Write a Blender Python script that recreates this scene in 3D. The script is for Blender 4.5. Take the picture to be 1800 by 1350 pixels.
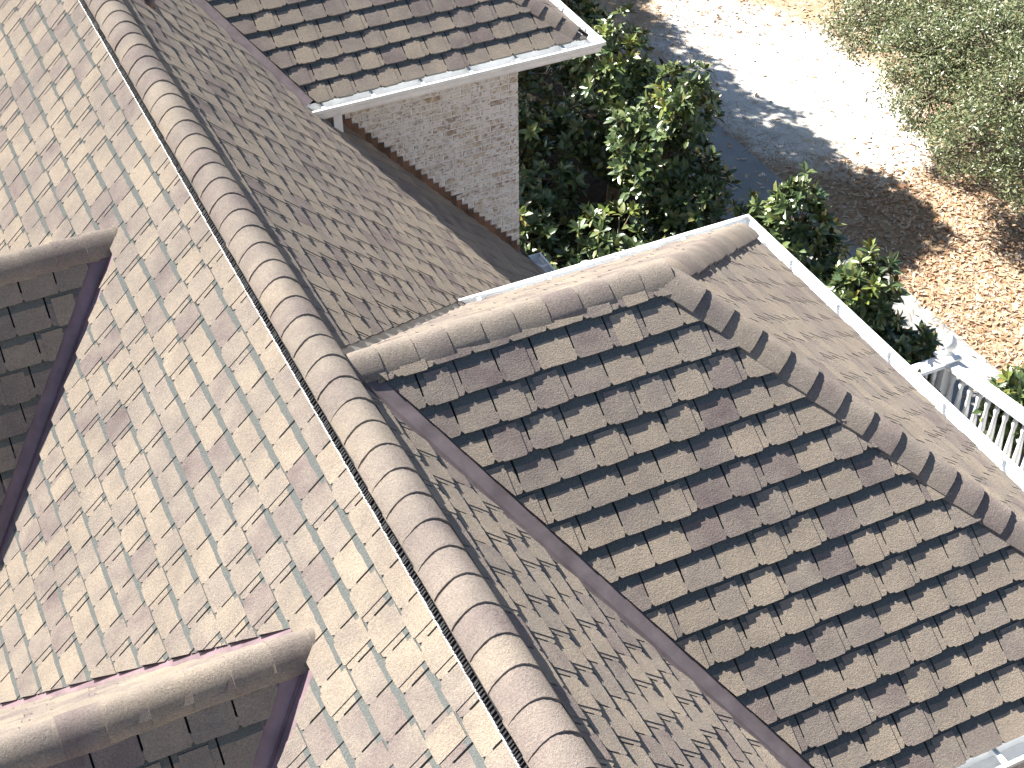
import bpy, bmesh, math, random
from mathutils import Vector, Matrix
rnd = random.Random(7)
scene = bpy.context.scene
C = scene.collection
for o in list(bpy.data.objects): bpy.data.objects.remove(o)

# ------------------------------------------------------------------ camera, sky, sun, exposure
G = 8.3                                   # height of the main ridge above the ground
cam_d = bpy.data.cameras.new('camera'); cam = bpy.data.objects.new('camera', cam_d); C.objects.link(cam)
FPX, YAW, PITCH, ROLL = 2655.34, 25.0577, 40.4149, -0.76
CAM = Vector((-1.7288, -7.5474, 5.0729 + G))
ya, pi_, ro = (math.radians(a) for a in (YAW, PITCH, ROLL))
fw = Vector((math.sin(ya)*math.cos(pi_), math.cos(ya)*math.cos(pi_), -math.sin(pi_)))
r0 = Vector((math.cos(ya), -math.sin(ya), 0)); u0 = r0.cross(fw)
cr = r0*math.cos(ro) + u0*math.sin(ro); cu = -r0*math.sin(ro) + u0*math.cos(ro)
cam.matrix_world = Matrix(((cr.x, cu.x, -fw.x, CAM.x), (cr.y, cu.y, -fw.y, CAM.y), (cr.z, cu.z, -fw.z, CAM.z), (0, 0, 0, 1)))
cam_d.sensor_width = 36; cam_d.lens = 36*FPX/1800; cam_d.clip_end = 2000; cam_d.clip_start = .05
scene.camera = cam
def px_of(p):
    d = Vector(p) - CAM; w = d.dot(fw)
    if w <= .1: return (-9999, -9999, .1)
    return (900 + FPX*d.dot(cr)/w, 675 - FPX*d.dot(cu)/w, w)

SUN = Vector((-0.68, .90, 1.14)).normalized()       # towards the sun
sun_d = bpy.data.lights.new('sun', 'SUN'); sun = bpy.data.objects.new('sun', sun_d); C.objects.link(sun)
sun_d.energy = 5.0; sun_d.angle = math.radians(.53); sun_d.color = (1, .955, .88)
sun.rotation_euler = SUN.to_track_quat('Z', 'Y').to_euler(); sun.location = (0, 0, 30)
world = bpy.data.worlds.new('World'); scene.world = world; world.use_nodes = True
wn = world.node_tree.nodes; wl = world.node_tree.links
sky = wn.new('ShaderNodeTexSky'); sky.sky_type = 'NISHITA'; sky.sun_disc = False; sky.dust_density = .3; sky.ozone_density = 1.4
sky.sun_elevation = math.asin(SUN.z); sky.sun_rotation = math.atan2(SUN.x, SUN.y)
wl.new(sky.outputs[0], wn['Background'].inputs[0]); wn['Background'].inputs[1].default_value = .05
scene.view_settings.view_transform = 'Standard'; scene.view_settings.look = 'None'
scene.view_settings.exposure = 1.68; scene.view_settings.gamma = 1

# ------------------------------------------------------------------ materials
def mat(name):
    m = bpy.data.materials.new(name); m.use_nodes = True
    nt = m.node_tree; return m, nt.nodes, nt.links, nt.nodes['Principled BSDF']
def N(nodes, t, **kw):
    n = nodes.new(t)
    for k, v in kw.items(): setattr(n, k, v)
    return n
def ramp(nodes, stops, interp='LINEAR'):
    r = nodes.new('ShaderNodeValToRGB'); r.color_ramp.interpolation = interp
    while len(r.color_ramp.elements) < len(stops): r.color_ramp.elements.new(.5)
    for e, (p, c) in zip(r.color_ramp.elements, stops):
        e.position = p; e.color = (*c, 1) if len(c) == 3 else c
    return r
def math_n(nodes, links, op, a, b=None, clamp=False):
    n = nodes.new('ShaderNodeMath'); n.operation = op; n.use_clamp = clamp
    for i, v in enumerate((a, b)):
        if v is None: continue
        if isinstance(v, (int, float)): n.inputs[i].default_value = v
        else: links.new(v, n.inputs[i])
    return n.outputs[0]
def noise(nodes, links, vec, scale, detail=3, rough=.6):
    n = nodes.new('ShaderNodeTexNoise'); n.inputs['Scale'].default_value = scale
    n.inputs['Detail'].default_value = detail; n.inputs['Roughness'].default_value = rough
    if vec is not None: links.new(vec, n.inputs['Vector'])
    return n.outputs['Fac']
def mixc(nodes, links, fac, a, b, mode='MIX'):
    n = nodes.new('ShaderNodeMix'); n.data_type = 'RGBA'; n.blend_type = mode
    for sock, v in ((n.inputs[0], fac), (n.inputs[6], a), (n.inputs[7], b)):
        if isinstance(v, (int, float)): sock.default_value = v
        elif isinstance(v, tuple): sock.default_value = (*v, 1)
        else: links.new(v, sock)
    return n.outputs[2]
def bump(nodes, links, h, strength, dist, bsdf):
    b = nodes.new('ShaderNodeBump'); b.inputs['Strength'].default_value = strength; b.inputs['Distance'].default_value = dist
    links.new(h, b.inputs['Height']); links.new(b.outputs[0], bsdf.inputs['Normal'])

def shingle_material(name, stops, blotch=.8, tonegain=.66, toneoff=.08):
    m, n, l, b = mat(name)
    pos = n.new('ShaderNodeNewGeometry').outputs['Position']
    tone = N(n, 'ShaderNodeAttribute', attribute_name='tone').outputs['Fac']
    band = N(n, 'ShaderNodeAttribute', attribute_name='band').outputs['Fac']
    oi = n.new('ShaderNodeObjectInfo').outputs['Random']
    t = math_n(n, l, 'FRACT', math_n(n, l, 'ADD', tone, oi))
    t = math_n(n, l, 'ADD', math_n(n, l, 'MULTIPLY', t, tonegain), toneoff)
    big = noise(n, l, pos, 5.5, 2, .5)
    t = math_n(n, l, 'ADD', t, math_n(n, l, 'MULTIPLY', math_n(n, l, 'SUBTRACT', big, .5), blotch), clamp=True)
    rp = ramp(n, stops); l.new(t, rp.inputs[0])
    gran = math_n(n, l, 'ADD', math_n(n, l, 'MULTIPLY', noise(n, l, pos, 190, 2, .8), .6), math_n(n, l, 'MULTIPLY', noise(n, l, pos, 85, 2, .7), .4))
    gm = ramp(n, [(.25, (.5, .5, .53)), (.5, (.98, .98, .98)), (.75, (1.5, 1.45, 1.38))]); l.new(gran, gm.inputs[0])
    col = mixc(n, l, 1.0, rp.outputs[0], gm.outputs[0], 'MULTIPLY')
    stain = noise(n, l, pos, 2.3, 5, .7)
    sr = ramp(n, [(.33, (.80, .80, .82)), (.62, (1.06, 1.05, 1.03))]); l.new(stain, sr.inputs[0])
    col = mixc(n, l, 1.0, col, sr.outputs[0], 'MULTIPLY')
    bcol = mixc(n, l, 1.0, (.165, .176, .168), gm.outputs[0], 'MULTIPLY')
    col = mixc(n, l, band, col, bcol)
    l.new(col, b.inputs['Base Color']); b.inputs['Roughness'].default_value = .95
    b.inputs['Specular IOR Level'].default_value = .12
    b.inputs['Diffuse Roughness'].default_value = 1.0
    hh = math_n(n, l, 'ADD', gran, math_n(n, l, 'MULTIPLY', noise(n, l, pos, 40, 3, .6), .25))
    bump(n, l, hh, 1.0, .014, b)
    return m
STOPS = [(0, (.395, .335, .270)), (.25, (.375, .318, .258)), (.5, (.335, .29, .248)), (.72, (.285, .238, .216)), (.88, (.235, .19, .178)), (1, (.185, .15, .145))]
M_SH = shingle_material('shingle_granules', STOPS)
M_CAP = shingle_material('cap_shingle_granules', STOPS, .55, .42, .30)

def plain(name, col, rough=.6, metal=0, spec=.5, nscale=12, namt=.12, bumps=0, bscale=60, orand=0):
    m, n, l, b = mat(name)
    pos = n.new('ShaderNodeNewGeometry').outputs['Position']
    f = noise(n, l, pos, nscale, 4, .6)
    r = ramp(n, [(.3, tuple(c*(1-namt) for c in col)), (.7, tuple(min(1, c*(1+namt)) for c in col))]); l.new(f, r.inputs[0])
    c = r.outputs[0]
    if orand:
        oi = n.new('ShaderNodeObjectInfo').outputs['Random']; rr = ramp(n, [(0, (1-orand,)*3), (1, (1+orand*.4,)*3)]); l.new(oi, rr.inputs[0])
        c = mixc(n, l, 1., c, rr.outputs[0], 'MULTIPLY')
    l.new(c, b.inputs['Base Color']); b.inputs['Roughness'].default_value = rough
    b.inputs['Metallic'].default_value = metal; b.inputs['Specular IOR Level'].default_value = spec
    if bumps: bump(n, l, noise(n, l, pos, bscale, 3, .6), bumps, .01, b)
    return m
M_DECK = plain('roof_felt', (.035, .033, .032), .95, spec=.1)
M_WHITE = plain('white_gutter_paint', (.84, .85, .85), .38, nscale=7, namt=.10)
M_TRIM = plain('white_trim_paint', (.80, .80, .79), .5, nscale=4, namt=.04)
M_FLASH = plain('mauve_painted_flashing', (.185, .15, .152), .42, metal=.2, nscale=7, namt=.26, bumps=.05, bscale=9)
M_FLASHP = plain('purple_brown_flashing', (.215, .15, .168), .40, metal=.15, nscale=6, namt=.26, bumps=.05, bscale=8)
M_FLASHG = plain('weathered_tan_flashing', (.27, .26, .245), .5, metal=.2, nscale=7, namt=.12)
M_STEP = plain('brown_step_flashing', (.16, .092, .064), .5, metal=.15, nscale=9, namt=.25, orand=.6)
M_VENT = plain('black_vent_plastic', (.012, .012, .015), .5)
M_ALU = plain('pale_metal_edge', (.72, .73, .73), .3, metal=.4, nscale=20)
M_LEAD = plain('weathered_pipe', (.11, .07, .06), .55, metal=.2)
M_MORTAR = plain('white_mortar', (.87, .87, .865), .9, spec=.15, nscale=30, namt=.1, bumps=.4)
M_BARK = plain('grey_brown_bark', (.16, .125, .095), .9, spec=.1, nscale=20, namt=.35, bumps=.6)
M_TWIG = plain('pale_twig', (.28, .22, .16), .85, spec=.1, nscale=20, namt=.3)
M_SEAL = plain('white_sealant', (.75, .76, .77), .4)

def brick_material():
    m, n, l, b = mat('whitewashed_brick')
    pos = n.new('ShaderNodeNewGeometry').outputs['Position']; oi = n.new('ShaderNodeObjectInfo').outputs['Random']
    vm = N(n, 'ShaderNodeVectorMath', operation='ADD'); l.new(pos, vm.inputs[0])
    cv = n.new('ShaderNodeCombineXYZ'); l.new(math_n(n, l, 'MULTIPLY', oi, 37.), cv.inputs[0]); l.new(cv.outputs[0], vm.inputs[1])
    base = ramp(n, [(0, (.40, .31, .21)), (.15, (.56, .49, .41)), (.5, (.66, .62, .59)), (.8, (.58, .53, .51)), (1, (.30, .22, .16))]); l.new(oi, base.inputs[0])
    wash = noise(n, l, vm.outputs[0], 16, 4, .65)
    wr = ramp(n, [(.42, (0, 0, 0)), (.56, (1, 1, 1))]); l.new(wash, wr.inputs[0])
    col = mixc(n, l, math_n(n, l, 'MULTIPLY', wr.outputs[0], .8), base.outputs[0], (.80, .79, .785))
    ed = noise(n, l, vm.outputs[0], 27, 3, .7)
    er = ramp(n, [(.55, (0, 0, 0)), (.63, (1, 1, 1))]); l.new(ed, er.inputs[0])
    col = mixc(n, l, math_n(n, l, 'MULTIPLY', er.outputs[0], .7), col, (.17, .13, .105))
    l.new(col, b.inputs['Base Color']); b.inputs['Roughness'].default_value = .92; b.inputs['Specular IOR Level'].default_value = .15
    bump(n, l, noise(n, l, vm.outputs[0], 60, 3, .7), .6, .01, b)
    return m
M_BRICK = brick_material()
def brick_tex_material():
    m, n, l, b = mat('distant_brick_wall')
    pos = n.new('ShaderNodeNewGeometry').outputs['Position']
    sp = n.new('ShaderNodeSeparateXYZ'); l.new(pos, sp.inputs[0])
    cv = n.new('ShaderNodeCombineXYZ'); l.new(math_n(n, l, 'ADD', sp.outputs[0], sp.outputs[1]), cv.inputs[0]); l.new(sp.outputs[2], cv.inputs[1])
    bt = n.new('ShaderNodeTexBrick'); l.new(cv.outputs[0], bt.inputs['Vector'])
    bt.inputs['Color1'].default_value = (.52, .46, .40, 1); bt.inputs['Color2'].default_value = (.38, .29, .23, 1); bt.inputs['Mortar'].default_value = (.62, .6, .57, 1)
    bt.inputs['Scale'].default_value = 1; bt.inputs['Brick Width'].default_value = .213; bt.inputs['Row Height'].default_value = .071; bt.inputs['Mortar Size'].default_value = .006
    l.new(bt.outputs[0], b.inputs['Base Color']); b.inputs['Roughness'].default_value = .9
    bump(n, l, bt.outputs['Fac'], -.4, .01, b)
    return m
M_BRICKT = brick_tex_material()

def leaf_material(name, stops, under, rough=.3, gain=.35, trans=.12):
    m, n, l, b = mat(name)
    tone = N(n, 'ShaderNodeAttribute', attribute_name='tone').outputs['Fac']
    oi = n.new('ShaderNodeObjectInfo').outputs['Random']
    t = math_n(n, l, 'FRACT', math_n(n, l, 'ADD', tone, oi))
    rp = ramp(n, stops); l.new(t, rp.inputs[0])
    bf = n.new('ShaderNodeNewGeometry').outputs['Backfacing']
    l.new(mixc(n, l, bf, rp.outputs[0], under), b.inputs['Base Color'])
    b.inputs['Roughness'].default_value = rough; b.inputs['Specular IOR Level'].default_value = .85
    tr = n.new('ShaderNodeBsdfTranslucent'); l.new(rp.outputs[0], tr.inputs[0])
    mx = n.new('ShaderNodeMixShader'); mx.inputs[0].default_value = trans
    l.new(b.outputs[0], mx.inputs[1]); l.new(tr.outputs[0], mx.inputs[2]); l.new(mx.outputs[0], n['Material Output'].inputs[0])
    return m
M_MAG = leaf_material('magnolia_leaf', [(0, (.04, .072, .026)), (.45, (.08, .125, .045)), (.85, (.15, .20, .07)), (1, (.23, .23, .08))], (.10, .09, .035), .34)
M_MAGY = leaf_material('young_magnolia_leaf', [(0, (.13, .19, .04)), (.75, (.20, .24, .06)), (1, (.26, .19, .05))], (.16, .10, .03), .3)
M_OAK = leaf_material('small_oak_leaf', [(0, (.11, .14, .055)), (.5, (.18, .215, .095)), (.85, (.25, .27, .14)), (1, (.30, .23, .11))], (.28, .30, .20), .36, trans=.2)
M_LITTER = leaf_material('dry_leaf_litter', [(0, (.50, .31, .17)), (.3, (.60, .43, .28)), (.6, (.66, .54, .42)), (.85, (.46, .23, .11)), (1, (.33, .19, .11))], (.56, .43, .31), .7, trans=.05)
M_STRAW = leaf_material('pine_straw', [(0, (.24, .14, .075)), (.5, (.33, .215, .12)), (1, (.17, .10, .06))], (.25, .16, .09), .8, trans=0)

def ground_material():
    m, n, l, b = mat('sandy_ground')
    pos = n.new('ShaderNodeNewGeometry').outputs['Position']
    sp = n.new('ShaderNodeSeparateXYZ'); l.new(pos, sp.inputs[0])
    n1 = noise(n, l, pos, .55, 5, .62); n2 = noise(n, l, pos, 3.2, 5, .7); n3 = noise(n, l, pos, 45, 3, .7)
    # bare white sand lies in a worn patch beside the walk
    dx = math_n(n, l, 'DIVIDE', math_n(n, l, 'SUBTRACT', sp.outputs[0], 12.8), 1.75)
    dy = math_n(n, l, 'DIVIDE', math_n(n, l, 'SUBTRACT', sp.outputs[1], 12.0), 3.5)
    r2 = math_n(n, l, 'ADD', math_n(n, l, 'MULTIPLY', dx, dx), math_n(n, l, 'MULTIPLY', dy, dy))
    q = math_n(n, l, 'ADD', r2, math_n(n, l, 'MULTIPLY', math_n(n, l, 'SUBTRACT', n1, .5), 2.2))
    q = math_n(n, l, 'ADD', q, math_n(n, l, 'MULTIPLY', math_n(n, l, 'SUBTRACT', n2, .5), 1.6))
    mr = n.new('ShaderNodeMapRange'); l.new(q, mr.inputs[0]); mr.inputs[1].default_value = .75; mr.inputs[2].default_value = 1.25
    soil = ramp(n, [(.25, (.27, .18, .105)), (.5, (.43, .315, .205)), (.7, (.54, .43, .31))]); l.new(n2, soil.inputs[0])
    sand = ramp(n, [(.3, (.60, .565, .50)), (.6, (.70, .67, .62))]); l.new(n2, sand.inputs[0])
    col = mixc(n, l, mr.outputs[0], sand.outputs[0], soil.outputs[0])
    g = ramp(n, [(.3, (.8, .8, .8)), (.7, (1.12, 1.12, 1.12))]); l.new(n3, g.inputs[0])
    l.new(mixc(n, l, 1., col, g.outputs[0], 'MULTIPLY'), b.inputs['Base Color']); b.inputs['Roughness'].default_value = .95; b.inputs['Specular IOR Level'].default_value = .1
    bump(n, l, math_n(n, l, 'ADD', n2, math_n(n, l, 'MULTIPLY', n3, .25)), .7, .06, b)
    return m
M_GROUND = ground_material()
M_BED = plain('mulch_bed', (.06, .042, .028), .95, spec=.1, nscale=14, namt=.5, bumps=.8, bscale=30)
def path_material():
    m, n, l, b = mat('grey_walk_concrete')
    pos = n.new('ShaderNodeNewGeometry').outputs['Position']
    a = noise(n, l, pos, 1.5, 4, .6); f = noise(n, l, pos, 130, 2, .8)
    r = ramp(n, [(.3, (.25, .25, .245)), (.7, (.32, .32, .31))]); l.new(a, r.inputs[0])
    g = ramp(n, [(.3, (.72, .72, .72)), (.7, (1.25, 1.25, 1.25))]); l.new(f, g.inputs[0])
    l.new(mixc(n, l, 1., r.outputs[0], g.outputs[0], 'MULTIPLY'), b.inputs['Base Color']); b.inputs['Roughness'].default_value = .9
    bump(n, l, f, .4, .005, b)
    return m
M_PATH = path_material()

# ------------------------------------------------------------------ helpers
def link(o, parent=None):
    C.objects.link(o)
    if parent is not None: o.parent = parent
    return o
def obj(name, me, parent=None, material=None):
    if material is not None and not me.materials: me.materials.append(material)
    return link(bpy.data.objects.new(name, me), parent)
def pymesh(name, v, f, material=None, smooth=False):
    me = bpy.data.meshes.new(name); me.from_pydata([tuple(p) for p in v], [], f); me.update()
    if material: me.materials.append(material)
    if smooth: me.polygons.foreach_set('use_smooth', [True]*len(me.polygons))
    return me
def tag(o, label=None, cat=None, group=None, kind=None):
    for k, v in (('label', label), ('category', cat), ('group', group), ('kind', kind)):
        if v: o[k] = v
    return o
def empty(name, loc=(0, 0, 0)):
    o = bpy.data.objects.new(name, None); o.location = loc; o.empty_display_size = .2
    C.objects.link(o); return o
class MB:
    def __init__(s): s.v = []; s.f = []; s.tone = []; s.band = []; s.mi = []
    def add(s, v, f, tone=0, band=0, mi=0):
        k = len(s.v); s.v += [Vector(p) for p in v]
        for q in f: s.f.append([i+k for i in q]); s.tone.append(tone); s.band.append(band); s.mi.append(mi)
    def box(s, a, b, M=None, **kw):
        (x0, y0, z0), (x1, y1, z1) = a, b
        v = [Vector(p) for p in ((x0,y0,z0),(x1,y0,z0),(x1,y1,z0),(x0,y1,z0),(x0,y0,z1),(x1,y0,z1),(x1,y1,z1),(x0,y1,z1))]
        if M is not None: v = [M @ p for p in v]
        s.add(v, [(3,2,1,0),(4,5,6,7),(0,1,5,4),(1,2,6,5),(2,3,7,6),(3,0,4,7)], **kw)
    def prism(s, poly, h0, h1, M=None, **kw):       # poly CCW in XY
        k = len(poly)
        v = [Vector((x, y, h0)) for x, y in poly] + [Vector((x, y, h1)) for x, y in poly]
        if M is not None: v = [M @ p for p in v]
        s.add(v, [tuple(reversed(range(k))), tuple(range(k, 2*k))] + [(i, (i+1) % k, k+(i+1) % k, k+i) for i in range(k)], **kw)
    def tube(s, pts, radii, seg=7, **kw):
        rings = []; v = []
        for i, p in enumerate(pts):
            p = Vector(p); a = Vector(pts[max(i-1, 0)]); b = Vector(pts[min(i+1, len(pts)-1)])
            d = (b-a).normalized(); x = d.orthogonal().normalized(); y = d.cross(x)
            for j in range(seg):
                t = 2*math.pi*j/seg; v.append(p + (x*math.cos(t) + y*math.sin(t))*radii[i])
        f = []
        for i in range(len(pts)-1):
            for j in range(seg):
                f.append((i*seg+j, i*seg+(j+1) % seg, (i+1)*seg+(j+1) % seg, (i+1)*seg+j))
        f += [tuple(reversed(range(seg))), tuple(range((len(pts)-1)*seg, len(pts)*seg))]
        s.add(v, f, **kw)
    def lathe(s, prof, base, seg=12, **kw):         # prof: (radius, z)
        v = []; f = []
        for r, z in prof:
            for j in range(seg):
                t = 2*math.pi*j/seg; v.append(Vector(base) + Vector((r*math.cos(t), r*math.sin(t), z)))
        for i in range(len(prof)-1):
            for j in range(seg): f.append((i*seg+j, i*seg+(j+1) % seg, (i+1)*seg+(j+1) % seg, (i+1)*seg+j))
        f += [tuple(reversed(range(seg))), tuple(range((len(prof)-1)*seg, len(prof)*seg))]
        s.add(v, f, **kw)
    def mesh(s, name, material=None, smooth=False):
        me = pymesh(name, s.v, s.f, material, smooth)
        if any(s.tone):
            a = me.attributes.new('tone', 'FLOAT', 'FACE'); a.data.foreach_set('value', s.tone)
        if any(s.band):
            a = me.attributes.new('band', 'FLOAT', 'FACE'); a.data.foreach_set('value', s.band)
        if any(s.mi): me.polygons.foreach_set('material_index', s.mi)
        return me
    def build(s, name, material, parent=None, smooth=False):
        return obj(name, s.mesh(name, material, smooth), parent)
def frame(O, u, v, n):
    return Matrix(((u.x, v.x, n.x, O.x), (u.y, v.y, n.y, O.y), (u.z, v.z, n.z, O.z), (0, 0, 0, 1)))

# ------------------------------------------------------------------ dimensions of the roofs (z relative to the main ridge)
m_ = 1.125                                     # main slopes
y1, z1, mw, mb, mE, xe1 = -1.5179, -.0756, .82, .7888, .8495, 2.0421      # near wing
zE1 = -2.0922                                  # near wing eave level
y2, z2, m2 = 4.392, -1.975, .7233              # far wing: eave line and pitch
xC2 = 4.682; zR2 = -.30
xm, zm = 4.369, -4.915                         # main right eave
y2w = 4.735; xw2 = 4.1255                      # far wing brick wall
DORM = [(1.08, .55), (-2.765, .555)]; md, mdb = 1.42, 1.02
E = .203; TW = .2285
YN, YF = -7.2, 9.2                             # main roof runs from YN to YF
house = empty('house'); tag(house, 'brick house with steep tan and mauve shingled roofs, two wings and dormers', 'house')

class Slope:
    def __init__(s, name, O, v, n):
        s.name = name; s.O = Vector(O) + Vector((0, 0, G)); s.v = Vector(v).normalized(); s.n = Vector(n).normalized()
        s.u = s.v.cross(s.n).normalized(); s.M = frame(s.O, s.u, s.v, s.n); s.Mi = s.M.inverted(); s.lines = []; s.deckpolys = []
    def uv(s, x, y, z): p = s.Mi @ Vector((x, y, z+G)); return Vector((p.x, p.y))
    def keep(s, A, B, inside, off=0, cond=None):
        """half plane through 3D points A, B; keeps the side of 'inside', moved inward by off"""
        a, b, c = s.uv(*A), s.uv(*B), s.uv(*inside); d = (b-a).normalized(); nn = Vector((-d.y, d.x))
        if nn.dot(c-a) < 0: nn = -nn
        s.lines.append((nn, nn.dot(a)+off, cond))
    def deck(s, pts, parent):
        k = len(pts); top = [Vector((p[0], p[1], p[2]+G)) for p in pts]
        nn = (top[1]-top[0]).cross(top[2]-top[0])
        if nn.dot(s.n) < 0: top.reverse()
        v = top + [p - s.n*.04 for p in top]
        f = [tuple(range(k)), tuple(reversed(range(k, 2*k)))] + [((i+1) % k, i, k+i, k+(i+1) % k) for i in range(k)]
        s.part = obj(s.name, pymesh(s.name, v, f, M_DECK), parent); return s.part

# --- one tab of a heavy laminated shingle, local X along the course, Y up the slope, Z out of the roof
def tab_geo(r, overlay):
    mb_ = MB(); w, H = TW-.0006, .232; g = .0054; s0 = .062 + r.uniform(-.006, .006); cw, ch = .013, .020
    zt = lambda y: .039 - .114*max(y, -.02)       # lies tilted: butt stands proud
    yb = E - .054
    bot = [(cw, 0)] + [(cw+(w-2*cw)*t, r.uniform(-.0022, .0018)) for t in (.25, .5, .75)] + [(w-cw, 0)]
    low = [(0, ch)] + bot + [(w, ch), (w, s0), (w-g, s0), (w-g, yb)]
    rag = [(w-g-(w-2*g)*t, yb + r.uniform(-.005, .004)) for t in (.2, .4, .6, .8)]
    low2 = low + rag + [(g, yb), (g, s0), (0, s0)]
    upp = [(g, yb)] + rag[::-1] + [(w-g, yb), (w-g, H), (g, H)]
    P3 = lambda L: [Vector((x, y, zt(y))) for x, y in L]
    mb_.add(P3(low2), [tuple(range(len(low2)))], band=0)
    mb_.add(P3(upp), [tuple(range(len(upp)))], band=1)
    side = low + [(w-g, H), (g, H), (g, s0), (0, s0)]
    k = len(side)
    for i in range(k):
        a, b = side[i], side[(i+1) % k]
        zl = lambda y: .004 if y < .03 else zt(y)-.016
        mb_.add([Vector((*a, zl(a[1]))), Vector((*b, zl(b[1]))), Vector((*b, zt(b[1]))), Vector((*a, zt(a[1])))], [(0, 1, 2, 3)], band=.85)
    if overlay:
        a = r.uniform(.022, .045); b = w - r.uniform(.036, .052); t = r.choice((.03, .97, .06, .94, .08, .3)); dz = .005; y0 = -.009
        if overlay == 2: a = -.06
        ps = [(a, y0+.008), (a+.007, y0), (b-.010, y0+r.uniform(-.002, .002)), (b, y0+.010), (b, E-.020+r.uniform(-.004, .003)), (a, E-.020+r.uniform(-.004, .003))]
        top = [Vector((x, y, zt(y)+dz)) for x, y in ps]; k = len(ps)
        mb_.add(top, [tuple(range(k))], tone=t)
        for i in range(k):
            p, q = ps[i], ps[(i+1) % k]
            zlo = lambda y: .006 if y < .02 else zt(y)-.002
            mb_.add([Vector((*p, zlo(p[1]))), Vector((*q, zlo(q[1]))), Vector((*q, zt(q[1])+dz)), Vector((*p, zt(p[1])+dz))], [(0, 1, 2, 3)], tone=t, band=.85)
    return mb_
TABS = [tab_geo(rnd, ov) for ov in (0, 0, 0, 0, 0, 1, 1, 1, 1)]
def tabmesh(g, name='shingle'):
    me = g.mesh(name, M_SH)
    for nm, vals in (('tone', g.tone), ('band', g.band)):
        if nm not in me.attributes:
            a = me.attributes.new(nm, 'FLOAT', 'FACE'); a.data.foreach_set('value', vals)
    return me
TABME = [tabmesh(g) for g in TABS]

def cut_mesh(g, lines, T):
    bm = bmesh.new(); lt = bm.faces.layers.float.new('tone'); lb = bm.faces.layers.float.new('band')
    vs = [bm.verts.new(p) for p in g.v]
    for f, t, b in zip(g.f, g.tone, g.band):
        q = bm.faces.new([vs[i] for i in f]); q[lt] = t; q[lb] = b
    bmesh.ops.remove_doubles(bm, verts=bm.verts, dist=1e-5)
    for nn, d in lines:                              # lines in slope UV; T = tab origin in UV
        loc = nn*(d - nn.dot(T)); no = Vector((nn.x, nn.y, 0))
        bmesh.ops.bisect_plane(bm, geom=bm.verts[:]+bm.edges[:]+bm.faces[:], plane_co=(loc.x, loc.y, 0), plane_no=no, clear_inner=True)
        if not bm.faces: bm.free(); return None
    return bm

COUNT = {}
def shingle_slope(s, v_top, v_bot, u0, u1, limit=300, zs=1.):
    """courses counted down from the ridge (V=0 at ridge) or up from the eave"""
    s.part['_'] = 1; del s.part['_']
    items = []
    k = 0; V = v_bot
    while V < v_top:
        off = (k % 2)*TW*.5 + rnd.uniform(-.016, .016); U = u0 + off - TW
        while U < u1:
            T = Vector((U, V)); cen = T + Vector((TW/2, E/2)); corners = [T + Vector(c) for c in ((-.06, -.012), (TW, -.012), (TW, .232), (0, .232))]
            cw3 = s.M @ Vector((cen.x, cen.y, 0)); cuts = []; gone = False
            for nn, d, cond in s.lines:
                if cond and not cond(cw3): continue
                ds = [nn.dot(c)-d for c in corners]
                if max(ds) <= .004: gone = True; break
                if min(ds) < 0: cuts.append((nn, d))
            if not gone: items.append((T, rnd.randrange(len(TABS)), cuts, cw3))
            U += TW
        V += E; k += 1
    vis = []
    for i, it in enumerate(items):
        x, y, w = px_of(it[3]); inn = -40 < x < 1840 and -40 < y < 1390
        if inn: vis.append((w, i))
    vis.sort(); single = {i for _, i in vis[:limit]}
    rest = MB(); ns = 0
    for i, (T, var, cuts, cw3) in enumerate(items):
        jit = Matrix.Rotation(rnd.uniform(-.010, .010), 4, 'Z') @ Matrix.Rotation(rnd.uniform(-.004, .010), 4, 'X')
        Mt = s.M @ Matrix.Translation((T.x, T.y, rnd.uniform(0, .0015))) @ jit @ Matrix.Diagonal((1, 1, zs, 1))
        g = TABS[var]
        if cuts:
            bm = cut_mesh(g, cuts, T)
            if bm is None: continue
            if i in single:
                me = bpy.data.meshes.new('shingle'); bm.to_mesh(me); me.materials.append(M_SH); o = obj('shingle', me, s.part); o.matrix_world = Mt
            else:
                lt = bm.faces.layers.float['tone']; lb = bm.faces.layers.float['band']; t = rnd.random(); bm.verts.index_update()
                kk = len(rest.v); rest.v += [Mt @ v.co for v in bm.verts]
                for f in bm.faces: rest.f.append([v.index+kk for v in f.verts]); rest.tone.append(t+f[lt]); rest.band.append(f[lb]); rest.mi.append(0)
            bm.free(); continue
        if i in single:
            o = obj('shingle', TABME[var], s.part); o.matrix_world = Mt; ns += 1
        else:
            t = rnd.random(); kk = len(rest.v); rest.v += [Mt @ p for p in g.v]
            rest.f += [[a+kk for a in f] for f in g.f]; rest.tone += [t+q for q in g.tone]; rest.band += g.band; rest.mi += [0]*len(g.f)
    if rest.f:
        o = rest.build('shingle_field', M_SH, s.part); o['kind'] = 'stuff'
    COUNT[s.name] = (len(items), len(vis), ns)

# ------------------------------------------------------------------ roof slopes
nm = math.hypot(1, m_)
x0 = -z1/m_                                          # where the near wing's ridge dies into the main slope
def vF(t): return (x0+t, y1 - m_*t/mw, -m_*(x0+t))
def vB(t): return (x0+t, y1 + m_*t/mb, -m_*(x0+t))
xv = -zE1/m_                                         # main slope at wing eave level
x2e = -z2/m_                                         # main slope at far wing eave level
def v2(x): return (x, y2 + (-m_*x - z2)/m2, -m_*x)
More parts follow.
